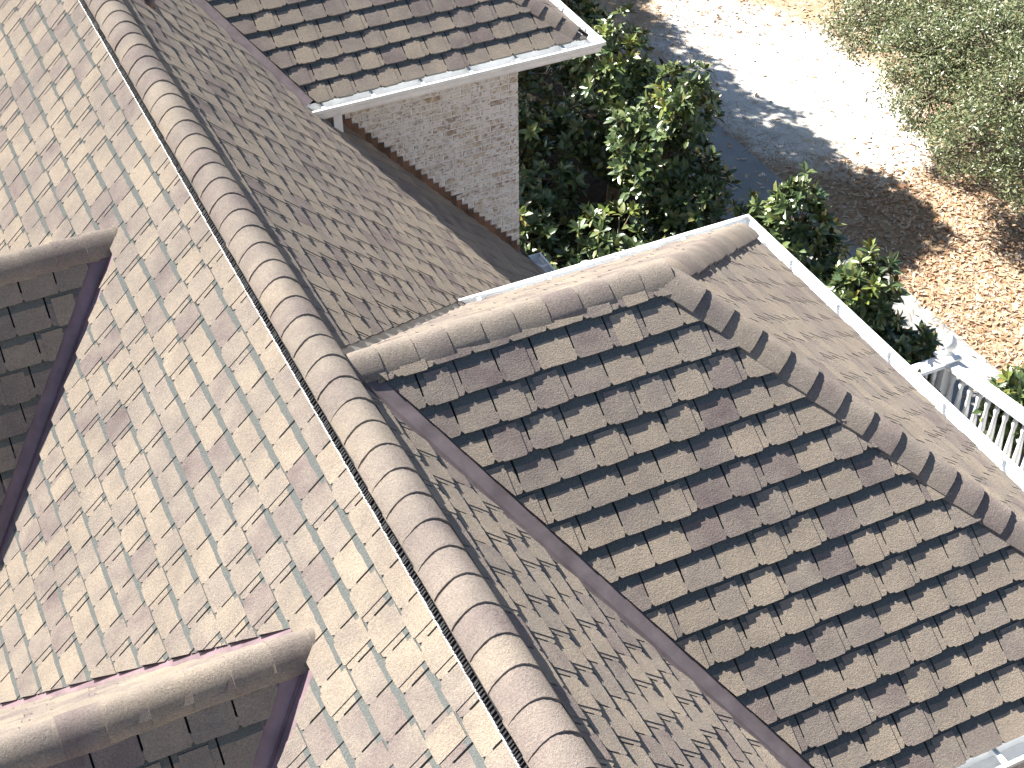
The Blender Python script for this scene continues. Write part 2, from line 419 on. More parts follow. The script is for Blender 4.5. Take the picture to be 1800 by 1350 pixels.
# main left slope
XL = -4.4
ML = Slope('main_roof_slope', (0, 0, 0), (1, 0, m_), (-m_, 0, 1))
ML.deck([(0, YN, 0), (0, YF, 0), (XL, YF, m_*XL), (XL, YN, m_*XL)], house)
ML.keep((0, 0, 0), (0, 1, 0), (-1, 0, -m_), .085)
for yd, xd in DORM:
    fl = lambda t: (-xd-t, yd - m_*t/md, -m_*(xd+t)); bl = lambda t: (-xd-t, yd + m_*t/mdb, -m_*(xd+t))
    ML.keep(fl(0), fl(1), (-xd-1, yd-3, -m_*(xd+1)), .092, (lambda yy, xx: (lambda p: p.y <= yy and p.x < -xx-.07 and p.y > yy-1.75))(yd, xd))
    ML.keep(bl(0), bl(1), (-xd-1, yd+3, -m_*(xd+1)), .058, (lambda yy, xx: (lambda p: p.y > yy and p.x < -xx-.07 and p.y < yy+2.5))(yd, xd))
shingle_slope(ML, -.06, -.13 - E*21, -YF, -YN, 300)
# main right slope
MR = Slope('main_roof_slope', (0, 0, 0), (-1, 0, m_), (m_, 0, 1))
MR.deck([(0, YN, 0), (0, YF, 0), (xm, YF, -m_*xm), (xm, YN, -m_*xm)], house)
MR.keep((0, 0, 0), (0, 1, 0), (1, 0, -m_), .085)
MR.keep((xm, 0, zm), (xm, 1, zm), (1, 0, -m_), 0)
MR.keep(vF(0), vF(1), (2, -6, -2*m_), .075, lambda p: p.y <= y1)
MR.keep(vB(0), vB(1), (2, 4, -2*m_), .075, lambda p: y1 < p.y < 3.2 and p.x < xv)
MR.keep((0, 1.0-.42, 0), (1, 1.0-.42, -m_), (2, 4, -2*m_), 0, lambda p: -1.6 < p.y < 3.2 and p.x >= xv)
MR.keep(v2(.5), v2(1.5), (1.5, 3, -1.5*m_), .075, lambda p: p.y > 3.2 and p.x < x2e)
MR.keep((0, y2w-.004, 0), (1, y2w-.004, -m_), (2, 3, -2*m_), 0, lambda p: p.y > 3.2 and p.x >= x2e)
MR.keep((x0, y1, z1), (1, y1, -m_), (1, y1-3, -m_), 3.2, lambda p: y1-2.9 < p.y < y1 and p.x > xv+.1)
shingle_slope(MR, -.06, -xm*nm-.02, YN, YF, 300, .78)
# near wing, front slope
def hF(t): return (xe1+t, y1 - mE*t/mw, z1 - mE*t)
def hB(t): return (xe1+t, y1 + mE*t/mb, z1 - mE*t)
tE = (z1-zE1)/mE; yF1 = y1-(z1-zE1)/mw; yB1 = y1+(z1-zE1)/mb; xE1 = xe1+tE
tv = xv-x0
WF = Slope('wing_roof_slope', (0, y1, z1), (0, 1, mw), (0, -mw, 1))
WF.deck([(x0, y1, z1), (xe1, y1, z1), hF(tE), vF(tv)], house)
WF.keep((0, y1, z1), (1, y1, z1), (1, y1-1, z1-mw), .06)
WF.keep(vF(0), vF(1), (3, y1-1, z1-mw), .105)
WF.keep(hF(0), hF(1), (1, y1-1, z1-mw), .015)
lenF = (y1-yF1)*math.hypot(1, mw)
shingle_slope(WF, -.04, -lenF-.025, 0, 5, 300)
# near wing, back slope
WB = Slope('wing_roof_slope', (0, y1, z1), (0, -1, mb), (0, mb, 1))
WB.deck([(x0, y1, z1), (xe1, y1, z1), hB(tE), vB(tv)], house)
WB.keep((0, y1, z1), (1, y1, z1), (1, y1+1, z1-mb), .06)
WB.keep(vB(0), vB(1), (3, y1+1, z1-mb), .08)
WB.keep(hB(0), hB(1), (1, y1+1, z1-mb), .015)
shingle_slope(WB, -.04, -(yB1-y1)*math.hypot(1, mb)-.025, -5, 0, 120)
# near wing, end slope
WE = Slope('wing_roof_slope', (xe1, 0, z1), (-1, 0, mE), (mE, 0, 1))
WE.deck([(xe1, y1, z1), hF(tE), hB(tE)], house)
WE.keep(hF(0), hF(1), (xe1+1, y1, z1-mE), .015); WE.keep(hB(0), hB(1), (xe1+1, y1, z1-mE), .015)
shingle_slope(WE, -.02, -tE*math.hypot(1, mE)-.010, yF1-.3, yB1+.3, 300, .5)
# far wing
tR = (zR2-z2)/m2; yR2 = y2+tR; xR2 = xC2-tR; xv2 = -zR2/m_
FF = Slope('far_wing_roof_slope', (0, y2, z2), (0, 1, m2), (0, -m2, 1))
FF.deck([(x2e, y2, z2), (xC2, y2, z2), (xR2, yR2, zR2), (xv2, yR2, zR2)], house)
FF.keep(v2(.5), v2(1.5), (3, y2+.5, z2+m2*.5), .10)
FF.keep((xC2, y2, z2), (xR2, yR2, zR2), (1.9, y2+.5, z2+.5*m2), .015)
FF.keep((0, yR2, zR2), (1, yR2, zR2), (1, y2, z2), .02)
shingle_slope(FF, tR*math.hypot(1, m2), -.025, 0, 5, 300)
FE = Slope('far_wing_roof_slope', (xC2, 0, z2), (-1, 0, m2), (m2, 0, 1))
FE.deck([(xC2, y2, z2), (xC2, y2+2*tR, z2), (xR2, yR2, zR2)], house)
FE.keep((xC2, y2, z2), (xR2, yR2, zR2), (xC2-.2, yR2, z2+.2*m2), .015)
FE.keep((xC2, y2+2*tR, z2), (xR2, yR2, zR2), (xC2-.2, yR2, z2+.2*m2), .015)
shingle_slope(FE, tR*math.hypot(1, m2), -.025, y2-.3, y2+2*tR+.3, 40)
FB = Slope('far_wing_roof_slope', (0, y2+2*tR, z2), (0, -1, m2), (0, m2, 1))
FB.deck([(x2e, y2+2*tR, z2), (xC2, y2+2*tR, z2), (xR2, yR2, zR2), (xv2, yR2, zR2)], house)
# dormers
DX = -2.75
DS = []
for yd, xd in DORM:
    zd = -m_*xd
    F = Slope('dormer_roof_slope', (0, yd, zd), (0, 1, md), (0, -md, 1))
    f1 = lambda t: (-xd-t, yd - m_*t/md, -m_*(xd+t)); b1 = lambda t: (-xd-t, yd + m_*t/mdb, -m_*(xd+t))
    T = -DX-xd; hF_ = 2.4/md                                  # eave of the dormer 2.4 m under its ridge
    tF = 2.4/m_
    F.deck([(-xd, yd, zd), f1(tF), (DX, yd-hF_, zd-2.4), (DX, yd, zd)], house)
    F.keep((-xd, yd, zd), (-2, yd, zd), (-2, yd-1, zd-md), .05); F.keep(f1(0), f1(1), (-3, yd-.5, zd-.5*md), .105)
    F.keep((DX, yd, zd), (DX, yd-1, zd-md), (-1, yd, zd), 0)
    shingle_slope(F, -.03, -2.4/md*math.hypot(1, md), DX, 0, 150)
    B = Slope('dormer_roof_slope', (0, yd, zd), (0, -1, mdb), (0, mdb, 1))
    B.deck([(-xd, yd, zd), b1(tF), (DX, yd+2.4/mdb, zd-2.4), (DX, yd, zd)], house)
    B.keep((-xd, yd, zd), (-2, yd, zd), (-2, yd+1, zd-mdb), .05); B.keep(b1(0), b1(1), (-3, yd+.5, zd-.5*mdb), .08)
    B.keep((DX, yd, zd), (DX, yd+1, zd-mdb), (-1, yd, zd), 0)
    shingle_slope(B, -.03, -2.4/mdb*math.hypot(1, mdb), 0, -DX, 60)
    DS.append((F, B))
    w = MB(); w.prism([(yd-hF_+.1, 0), (yd+2.4/mdb-.1, 0), (yd+2.4/mdb-.1, .1), (yd, 2.4), (yd-hF_+.1, .1)], 0, .1,
                      Matrix(((0, 0, 1, DX+.12), (1, 0, 0, 0), (0, 1, 0, zd-2.48+G), (0, 0, 0, 1))))
    w.build('dormer_face', M_TRIM, house)

# ------------------------------------------------------------------ ridge and hip caps
def cap_section(l1, l2, W1, W2, r):
    a, b, c, d = l1*W1, l1*r, l2*r, l2*W2
    pts = [a, l1*((W1+r)/2)]
    for i in range(7):
        t = i/6; pts.append(b*(1-t)**2 + c*t*t)
    pts += [l2*((W2+r)/2), d]
    for i in (0, -1): pts[i] = pts[i] + Vector((0, -.014, 0))
    return pts
def cap_run(name, A, B, n1, n2, W1, W2, r, spacing, lift, butt, parent, down_at_B=True, length=None, mat_=None, thick=.006, zoff=0., start=0.):
    """caps laid along A->B, butts facing B; l1/l2 run down the two slopes"""
    A, B = Vector(A)+Vector((0, 0, G)), Vector(B)+Vector((0, 0, G)); d = (B-A).normalized(); L = (B-A).length
    up = (Vector(n1).normalized()+Vector(n2).normalized()).normalized(); up = (up - d*up.dot(d)).normalized()
    side = []
    for nn in (n1, n2):
        nn = Vector(nn).normalized(); l = d.cross(nn).normalized()
        if l.dot(up) > 0: l = -l
        side.append(l)
    X = d; Y = up; Z = X.cross(Y)
    loc = lambda q: Vector((q.dot(X), q.dot(Y), q.dot(Z)))
    l1, l2 = loc(side[0]), loc(side[1])
    length = length or spacing*1.25
    drop = -(l1+l2).y*r/4*.9; lift += drop
    meshes = []
    for k in range(4):
        g = MB(); sec = cap_section(l1, l2, W1+rnd.uniform(-.006, .006), W2+rnd.uniform(-.006, .006), r); ns = len(sec); st = 4
        top = []; bot = []
        for i in range(st):
            t = i/(st-1); xx = -length*(1-t) + rnd.uniform(-.002, .002); lf = lift + butt*t + .004*math.sin(t*3)
            wob = [rnd.uniform(-.0015, .0015) for _ in sec]
            top.append([Vector((xx + rnd.uniform(-.0015, .0015), p.y+lf+q, p.z)) for p, q in zip(sec, wob)])
            bot.append([Vector((xx, p.y+lf+q-thick*1.25, p.z)) for p, q in zip(sec, wob)])
        v = [p for row in top for p in row] + [p for row in bot for p in row]; off = st*ns; f = []
        for i in range(st-1):
            for j in range(ns-1):
                a = i*ns+j; f.append((a, a+1, a+ns+1, a+ns)); f.append((off+a+ns, off+a+ns+1, off+a+1, off+a))
        for i in range(st-1):
            for j in (0, ns-1): a = i*ns+j; f.append((a, a+ns, off+a+ns, off+a) if j == 0 else (a+ns, a, off+a, off+a+ns))
        for i in (0, st-1):
            for j in range(ns-1): a = i*ns+j; f.append((a+1, a, off+a, off+a+1) if i == 0 else (a, a+1, off+a+1, off+a))
        g.add(v, f); me = g.mesh(name, mat_ or M_CAP)
        at = me.attributes.new('tone', 'FLOAT', 'FACE'); at.data.foreach_set('value', [0.]*len(me.polygons))
        bm = bmesh.new(); bm.from_mesh(me); bmesh.ops.recalc_face_normals(bm, faces=bm.faces); bm.to_mesh(me); bm.free()
        me.polygons.foreach_set('use_smooth', [True]*len(me.polygons))
        try: me.set_sharp_from_angle(angle=math.radians(38))
        except Exception: pass
        meshes.append(me)
    s = spacing + start
    while s <= L+spacing*.5:
        p = A + d*min(s, L)
        o = obj(name, meshes[rnd.randrange(4)], parent)
        o.matrix_world = frame(p + up*zoff, X, Y, Z) @ Matrix.Rotation(rnd.uniform(-.014, .014), 4, 'Y') @ Matrix.Rotation(rnd.uniform(-.02, .02), 4, 'X')
        s += spacing
nL, nR = (-m_, 0, 1), (m_, 0, 1)
nF, nB, nE = (0, -mw, 1), (0, mb, 1), (mE, 0, 1)
ridge = empty('ridge_cap_row'); ridge.parent = house
cap_run('ridge_cap_shingle', (0, YF, 0), (0, YN, 0), nL, nR, .196, .180, .14, .192, .036, .015, ridge, thick=.009)
wr = empty('ridge_cap_row'); wr.parent = house
cap_run('ridge_cap_shingle', (x0+.02, y1, z1), (xe1+.12, y1, z1), nF, nB, .17, .165, .09, .2, .018, .012, wr)
hr = empty('hip_cap_row'); hr.parent = house
cap_run('hip_cap_shingle', hF(.05), hF(tE+.04), nF, nE, .15, .15, .06, .205, .028, .030, hr, thick=.008)
hr2 = empty('hip_cap_row'); hr2.parent = house
cap_run('hip_cap_shingle', hB(.08), hB(tE+.05), nB, nE, .15, .17, .07, .205, .022, .014, hr2)
fr = empty('hip_cap_row'); fr.parent = house
cap_run('hip_cap_shingle', (xR2, yR2, zR2), (xC2, y2, z2), (0, -m2, 1), (m2, 0, 1), .14, .14, .06, .2, .022, .028, fr)
fr2 = empty('ridge_cap_row'); fr2.parent = house
cap_run('ridge_cap_shingle', (xv2, yR2, zR2), (xR2, yR2, zR2), (0, -m2, 1), (0, m2, 1), .15, .15, .08, .2, .022, .012, fr2)
for (yd, xd) in DORM:
    dr = empty('ridge_cap_row'); dr.parent = house
    cap_run('ridge_cap_shingle', (-xd+.16, yd, -m_*xd-.005), (DX, yd, -m_*xd-.005), (0, -md, 1), (0, mdb, 1), .19, .18, .13, .205, .018, .018, dr, length=.27, thick=.010)
# ridge vent under the main caps: black louvred strip with a pale metal lip
for sgn, sl in ((-1, ML), (1, MR)):
    g = MB(); lip = MB(); fins = MB()
    va = -.150; vb = -.207 if sgn < 0 else -.188
    U0, U1 = (-YF, -YN) if sgn < 0 else (YN, YF)
    g.box((U0, vb+.012, .010), (U1, -.06, .034 if sgn < 0 else .028), sl.M)
    g.build('ridge_vent', M_VENT, house)
    lip.box((U0, vb+.004, .022), (U1, vb+.0115, .036 if sgn < 0 else .030), sl.M)
    lip.build('vent_edge', M_ALU if sgn < 0 else M_VENT, house)
    if sgn < 0:
        U = U0
        while U < U1:
            fins.box((U, vb+.0125+rnd.uniform(0, .006), .0345), (U+rnd.uniform(.005, .011), va-.008, .047), sl.M); U += rnd.uniform(.014, .030)
        o = fins.build('vent_louvre', M_VENT, house); o['kind'] = 'stuff'

# ------------------------------------------------------------------ valley flashings
def flashing(name, A, B, s1, s2, w1, w2, material, rib=.022, lift=.026):
    """W-profile: A->B valley line, s1/s2 slopes either side"""
    A, B = Vector(A)+Vector((0, 0, G)), Vector(B)+Vector((0, 0, G)); d = (B-A).normalized()
    def into(s, other):
        l = d.cross(s.n).normalized()
        if l.dot(other.n) > 0: l = -l          # away from the other roof
        # the valley side rises: pick the direction going up
        if l.z < 0: l = -l
        return l
    a, b = into(s1, s2), into(s2, s1); up = (s1.n+s2.n).normalized()
    prof = [a*w1 + s1.n*(lift-.012), a*.022 + s1.n*lift*.7, up*(rib+lift*.7), b*.022 + s2.n*lift*.7, b*w2 + s2.n*(lift-.012)]
    g = MB(); k = len(prof); n = 8; v = []
    for i in range(n+1):
        p = A + (B-A)*(i/n)
        for q in prof: v.append(p + q + up*rnd.uniform(-.0012, .0012))
    for i in range(n+1):
        p = A + (B-A)*(i/n)
        for q in prof: v.append(p + q - up*.004)
    f = []; off = (n+1)*k
    for i in range(n):
        for j in range(k-1):
            q = i*k+j; f.append((q, q+1, q+k+1, q+k)); f.append((off+q+k, off+q+k+1, off+q+1, off+q))
    g.add(v, f); me = g.mesh(name, material)
    bm = bmesh.new(); bm.from_mesh(me); bmesh.ops.recalc_face_normals(bm, faces=bm.faces); bm.to_mesh(me); bm.free()
    return obj(name, me, house)
flashing('valley_flashing', vF(.05), vF(tv+.05), MR, WF, .10, .135, M_FLASH)
flashing('valley_flashing', vB(.02), vB(tv+.02), MR, WB, .12, .12, M_FLASHG, .02)
flashing('valley_flashing', v2(xv2), v2(x2e+.02), MR, FF, .10, .13, M_FLASH)
for (yd, xd), (F, B) in zip(DORM, DS):
    f1 = lambda t: (-xd-t, yd - m_*t/md, -m_*(xd+t)); b1 = lambda t: (-xd-t, yd + m_*t/mdb, -m_*(xd+t))
    flashing('valley_flashing', f1(.10), f1(2.05), ML, F, .115, .145, M_FLASHP, .022)
    flashing('valley_flashing', b1(.10), b1(2.05), ML, B, .085, .11, M_FLASHP, .016)

# ------------------------------------------------------------------ gutters
PROF = [(.004, -.012), (.004, -.14), (.11, -.14), (.128, -.115), (.133, -.075), (.160, -.045), (.163, -.012), (.140, -.010)]
def gutter(name, A, B, out, mitA=0, mitB=0, caps=(0, 0), hang=.6, label=None, hangoff=.25):
    A, B = Vector(A)+Vector((0, 0, G)), Vector(B)+Vector((0, 0, G)); d = (B-A).normalized(); out = Vector(out)
    inner = [(x+(.003 if i < 2 else -.003 if i > 2 else -.001), z+(.003 if 0 < i < 4 else 0)) for i, (x, z) in enumerate(PROF)]
    poly = PROF + [(PROF[-1][0], PROF[-1][1]-.006)] + [(x, z-.001) for x, z in inner[::-1][1:]]
    g = MB(); k = len(poly)
    v = [A + d*(-mitA*x) + out*x + Vector((0, 0, z)) for x, z in poly] + [B + d*(mitB*x) + out*x + Vector((0, 0, z)) for x, z in poly]
    f = [(i, (i+1) % k, k+(i+1) % k, k+i) for i in range(k)]
    g.add(v, f)
    for flag, P, s in ((caps[0], A, 1), (caps[1], B, -1)):
        if flag:
            q = [P + out*x + Vector((0, 0, z)) for x, z in PROF[:-1]]; kk = len(q)
            g.add(q + [p + d*s*.004 for p in q], [tuple(range(kk)), tuple(reversed(range(kk, 2*kk)))] + [(i, (i+1) % kk, kk+(i+1) % kk, kk+i) for i in range(kk)])
    me = g.mesh(name, M_WHITE)
    bm = bmesh.new(); bm.from_mesh(me); bmesh.ops.recalc_face_normals(bm, faces=bm.faces); bm.to_mesh(me); bm.free()
    o = obj(name, me, house); L = (B-A).length; s = hangoff
    hm = MB(); hm.box((-.014, .008, -.040), (.014, .139, -.022)); hm.box((-.014, .014, -.065), (.014, .020, -.040)); hme = hm.mesh('gutter_hanger', M_WHITE)
    while s < L-.1:
        h = obj('gutter_hanger', hme, o); h.matrix_world = frame(A + d*s, d, out, d.cross(out)) if d.cross(out).z > 0 else frame(A + d*s, -d, out, (-d).cross(out)); s += hang
    return o
gutter('gutter', (xv-.02, yB1, zE1), (xE1, yB1, zE1), (0, 1, 0), 0, 1, (1, 0), .62, hangoff=.22)
gutter('gutter', (xE1, yB1, zE1), (xE1, yF1, zE1), (1, 0, 0), 1, 1, hang=.66, hangoff=.5)
gutter('gutter', (xE1, yF1, zE1), (xv+.1, yF1, zE1), (0, -1, 0), 1, 0, (0, 1), .62)
gutter('gutter', (x2e+.0, y2, z2), (xC2, y2, z2), (0, -1, 0), 0, 1, (1, 0), .5, hangoff=.17)
gutter('gutter', (xC2, y2, z2), (xC2, y2+2*tR, z2), (1, 0, 0), 1, 0, hang=.5)
gutter('gutter', (xm, yB1-.3, zm), (xm, y2w+.30, zm), (1, 0, 0), 0, 0, (0, 1), .36, hangoff=.1)
gutter('gutter', (xm, YN, zm), (xm, yF1+.3, zm), (1, 0, 0), 0, 0, (1, 1), .6)
gutter('gutter', (XL, YF, m_*XL), (XL, YN, m_*XL), (-1, 0, 0), 0, 0, (1, 1), .6)
# downspout from the far wing gutter onto the main slope
g = MB(); dx = x2e+.26
g.box((dx, y2-.085, -m_*dx-.06+G), (dx+.085, y2-.025, z2-.125+G)); g.build('downspout', M_WHITE, house)

# ------------------------------------------------------------------ fascias, soffits, walls
def boxpart(name, a, b, material):
    g = MB(); g.box((a[0], a[1], a[2]+G), (b[0], b[1], b[2]+G)); return g.build(name, material, house)
# near wing
boxpart('fascia', (xv+.15, yF1+.004, zE1-.16), (xE1-.03, yF1+.03, zE1-.045), M_TRIM)
boxpart('fascia', (xv-.02, yB1-.03, zE1-.16), (xE1-.03, yB1-.004, zE1-.045), M_TRIM)
boxpart('fascia', (xE1-.0295, yF1+.004, zE1-.16), (xE1-.003, yB1-.004, zE1-.045), M_TRIM)
boxpart('soffit', (xv+.15, yF1+.031, zE1-.158), (xE1-.031, yB1-.031, zE1-.14), M_TRIM)
boxpart('wing_wall', (.5, yF1+.40, -G+.001), (xE1-.40, yB1-.42, zE1-.159), M_BRICKT)
# far wing
boxpart('fascia', (x2e-.02, y2+.004, z2-.17), (xC2-.03, y2+.028, z2-.04), M_TRIM)
boxpart('fascia', (xC2-.0295, y2+.004, z2-.17), (xC2-.003, y2+2*tR, z2-.04), M_TRIM)
boxpart('soffit', (x2e+.0, y2+.029, z2-.168), (xC2-.031, y2+2*tR-.03, z2-.15), M_TRIM)
# main
boxpart('fascia', (xm-.03, YN+.02, zm-.17), (xm-.004, YF-.02, zm-.05), M_TRIM)
boxpart('house_wall', (-4.0, YN+.3, -G+.001), (4.0, YF-.3, -4.62), M_BRICKT)
for yy in (YN+.3, YF-.42):
    g = MB(); g.prism([(-3.98, -4.61+G), (3.98, -4.61+G), (0, -.13+G)], 0, .12, Matrix(((1, 0, 0, 0), (0, 0, 1, yy), (0, 1, 0, 0), (0, 0, 0, 1))))
    g.build('gable_wall', M_BRICKT, house)

# brick wall of the far wing that rises out of the main slope
bw = MB(); bw.box((.9, y2w+.003, -G+.002), (xw2-.006, y2+2*tR-.4, z2-.169), Matrix.Translation((0, 0, G)))
wall = bw.build('brick_wall', M_MORTAR, house)
CH, BL, JT = .0708, .203, .010
def brick_mesh(L, depth=.03):
    g = MB(); x0_, x1_, h = 0, L, CH-JT; e = .004
    j = lambda: rnd.uniform(-.0018, .0018)
    fr_ = [(x0_+e, e), (x1_-e, e), (x1_-e, h-e), (x0_+e, h-e)]; bk = [(x0_, 0), (x1_, 0), (x1_, h), (x0_, h)]
    v = [Vector((x+j(), -.0035+j()*.6, z+j())) for x, z in fr_] + [Vector((x+j(), .000, z+j())) for x, z in bk] + [Vector((x, depth, z)) for x, z in bk]
    g.add(v, [(0, 1, 2, 3)] + [(4+i, 4+(i+1) % 4, (i+1) % 4, i) for i in range(4)] + [(8+i, 8+(i+1) % 4, 4+(i+1) % 4, 4+i) for i in range(4)])
    return g.mesh('brick', M_BRICK)
FULL = [brick_mesh(BL) for _ in range(5)]; HALF = [brick_mesh(BL/2-.005) for _ in range(3)]
zt = z2-.175; row = 0; steps = []
while zt - CH > -m_*xw2 - .05:
    zb = zt - CH
    xs = -zb/m_ + .100                               # bricks start clear of the stepped flashing
    x = xw2 - .0005; k = 0
    if row % 2: x -= BL/2-.005; o = obj('brick', HALF[rnd.randrange(3)], wall); o.matrix_world = Matrix.Translation((x, y2w, zb+JT/2+G)); x -= JT
    while x - BL > xs-.05:
        x -= BL; o = obj('brick', FULL[rnd.randrange(5)], wall); o.matrix_world = Matrix.Translation((x, y2w+rnd.uniform(-.002, .002), zb+JT/2+G)); x -= JT
    if x - xs > .03 and x < xw2+.01:
        L = x - xs + .0; o = obj('brick', brick_mesh(L), wall); o.matrix_world = Matrix.Translation((x-L, y2w, zb+JT/2+G))
    # corner returns, seen from the side
    o = obj('brick', (HALF if row % 2 == 0 else FULL)[rnd.randrange(3)], wall)
    o.matrix_world = Matrix(((0, -1, 0, xw2-.003), (1, 0, 0, y2w+.035), (0, 0, 1, zb+JT/2+G), (0, 0, 0, 1)))
    zt = zb; row += 1
# stepped flashing: one bent metal piece per course
fl = empty('step_flashing_row'); fl.parent = house
zt = z2-.175
while zt - CH > -m_*xw2 - .16:
    zb = zt-CH; xr = min(-zb/m_ + .100, xw2); xl = -zb/m_ + .100 - CH/m_ - .008
    g = MB(); lo = lambda x: -m_*x + .012
    if xl > xw2-.01: zt = zb; continue
    pl = [(xl, lo(xl)), (xr, lo(xr)), (xr, zt-.004), (xl, zt-.004)]
    off = rnd.uniform(.012, .02)
    g.prism([(x, z) for x, z in pl], 0, .003, Matrix(((1, 0, 0, 0), (0, 0, -1, y2w-off), (0, 1, 0, G), (0, 0, 0, 1))))
    me = g.mesh('step_flashing', M_STEP); obj('step_flashing', me, fl)
    zt = zb

# vent pipe through the main right slope, at the top edge of the view
vp = empty('vent_pipe'); vp.parent = house
px0, py0 = .405, 3.86; pz = -m_*px0+G
g = MB(); g.lathe([(.038, -.05), (.038, .20), (.030, .205), (.030, .16)], (px0, py0, pz), 16); g.build('pipe', M_LEAD, vp, True)
g = MB(); g.lathe([(.075, -.02), (.06, .03), (.041, .07)], (px0, py0, pz), 16); g.build('collar', M_LEAD, vp, True)
# sealant dab on the near wing's first cap, and nail heads
g = MB(); g.lathe([(.0, 0), (.014, .0), (.011, .006), (.004, .009), (.0, .0092)], (0, 0, 0), 10); sd = g.mesh('sealant_dab', M_SEAL, True)
o = obj('sealant_dab', sd, house); o.matrix_world = Matrix.Translation((x0+.24, y1-.110, z1-.058+G)) @ Matrix.Rotation(.68, 4, 'X')
print('SHINGLES', COUNT)

# ------------------------------------------------------------------ ground, walk, planting bed
def sheet(name, x0_, y0_, x1_, y1_, z, material, nx=1, ny=1, amp=0):
    v = []; f = []
    for j in range(ny+1):
        for i in range(nx+1):
            v.append((x0_+(x1_-x0_)*i/nx, y0_+(y1_-y0_)*j/ny, z + (rnd.uniform(-amp, amp) if amp else 0)))
    for j in range(ny):
        for i in range(nx): a = j*(nx+1)+i; f.append((a, a+1, a+nx+2, a+nx+1))
    o = obj(name, pymesh(name, v, f, material)); o['kind'] = 'structure'; return o
sheet('ground', -400, -400, 400, 400, 0, M_GROUND)
g = MB(); g.box((9.55, -30, -.06), (11.0, 60, .035)); o = g.build('walk', M_PATH); o['kind'] = 'structure'
sheet('planting_bed', 4.4, -8, 9.53, 22, .012, M_BED, 40, 180, .010)

def scatter(name, label, n, region, zfun, size, material, shape, cat, density=None):
    g = MB(); made = 0; tries = 0
    while made < n and tries < n*8:
        tries += 1
        x = rnd.uniform(region[0], region[2]); y = rnd.uniform(region[1], region[3])
        if density and rnd.random() > density(x, y): continue
        L = rnd.uniform(*size); a = rnd.uniform(0, 6.283); tilt = rnd.uniform(-.5, .5); roll = rnd.uniform(-.5, .5)
        M = Matrix.Translation((x, y, zfun(x, y) + rnd.uniform(.004, .02))) @ Matrix.Rotation(a, 4, 'Z') @ Matrix.Rotation(tilt, 4, 'Y') @ Matrix.Rotation(roll, 4, 'X')
        t = rnd.random()
        if shape == 'leaf':
            w = L*rnd.uniform(.34, .5); c = rnd.uniform(-.1, .18)*L
            pts = [(-L/2, 0, 0), (-L*.1, -w/2, c), (L*.25, -w*.38, c*.8), (L/2, 0, 0), (L*.25, w*.38, c*.8), (-L*.1, w/2, c)]
            g.add([M @ Vector(p) for p in pts], [(0, 1, 2, 3), (0, 3, 4, 5)], tone=t)
        else:
            w = .0028; b = rnd.uniform(-.06, .06)*L
            pts = [(-L/2, -w, .004), (0, b-w, .008), (L/2, -w, .004), (L/2, w, .004), (0, b+w, .008), (-L/2, w, .004)]
            g.add([M @ Vector(p) for p in pts], [(0, 1, 4, 5), (1, 2, 3, 4)], tone=t)
        made += 1
    o = g.build(name, material); tag(o, label, cat, kind='stuff'); return o
def d_leaf(x, y):
    if x < 11.02: return .05 if x > 9.6 else 0
    q = ((x-13.1)/1.6)**2 + ((y-11.3)/2.6)**2
    base = 1.0 if y < 8.6 else max(.12, 1-(y-8.6)*.45)
    if x < 11.9 and y > 6.8: base *= .35
    return base*(.2 if q < .8 else .45 if q < 1.3 else 1)
scatter('leaf_litter', 'orange and tan dry leaves thickly covering the sandy ground', 26000, (9.6, 0, 17.5, 18), lambda x, y: .04 if x < 11 else .0, (.07, .13), M_LITTER, 'leaf', 'leaf litter', d_leaf)
def d_straw(x, y):
    q = ((x-13.1)/1.7)**2 + ((y-11.3)/2.8)**2
    e = 1.0 if 10.95 < x < 12.1 else .45
    if x < 10.95: return .04 if x > 9.6 else .5
    return e*(.34 if q < .8 else 1)
scatter('pine_straw', 'brown pine needles strewn along the edge of the walk', 16000, (8.6, 0, 18, 21), lambda x, y: .037 if 9.5 < x < 11 else .002, (.12, .24), M_STRAW, 'needle', 'pine straw', d_straw)

# ------------------------------------------------------------------ broad-leaved magnolias
def leaf_verts(L, w, droop):
    c = .16*w
    return [Vector(p) for p in ((0, 0, 0), (L*.30, -w*.5, c), (L*.30, 0, -droop*.08), (L*.30, w*.5, c), (L*.68, -w*.42, c-droop*.45), (L*.68, 0, -droop*.4), (L*.68, w*.42, c-droop*.45), (L, 0, -droop))], \
        [(0, 1, 2), (0, 2, 3), (1, 4, 5, 2), (2, 5, 6, 3), (4, 7, 5), (5, 7, 6)]
LEAFME = []
for k in range(5):
    v, f = leaf_verts(rnd.uniform(.145, .195), rnd.uniform(.066, .085), rnd.uniform(.005, .05)); LEAFME.append((v, f, pymesh('leaf', v, f, M_MAG)))
LEAFMY = [pymesh('leaf', v, f, M_MAGY) for v, f, _ in LEAFME]
def whorl(p, axis, r):
    """leaf matrices of one rosette at a shoot tip"""
    q = axis.to_track_quat('Z', 'X').to_matrix().to_4x4(); out = []
    n = r.randint(7, 10); a0 = r.uniform(0, 6.28)
    for i in range(n):
        el = r.uniform(-.25, .75) if i < n-3 else r.uniform(.7, 1.2)
        M = Matrix.Translation(p) @ q @ Matrix.Rotation(a0 + i*2.4, 4, 'Z') @ Matrix.Rotation(-el, 4, 'Y') @ Matrix.Translation((.012, 0, 0)) @ Matrix.Rotation(r.uniform(-.5, .5), 4, 'X')
        out.append(M @ Matrix.Scale(r.uniform(.75, 1.1), 4))
    return out
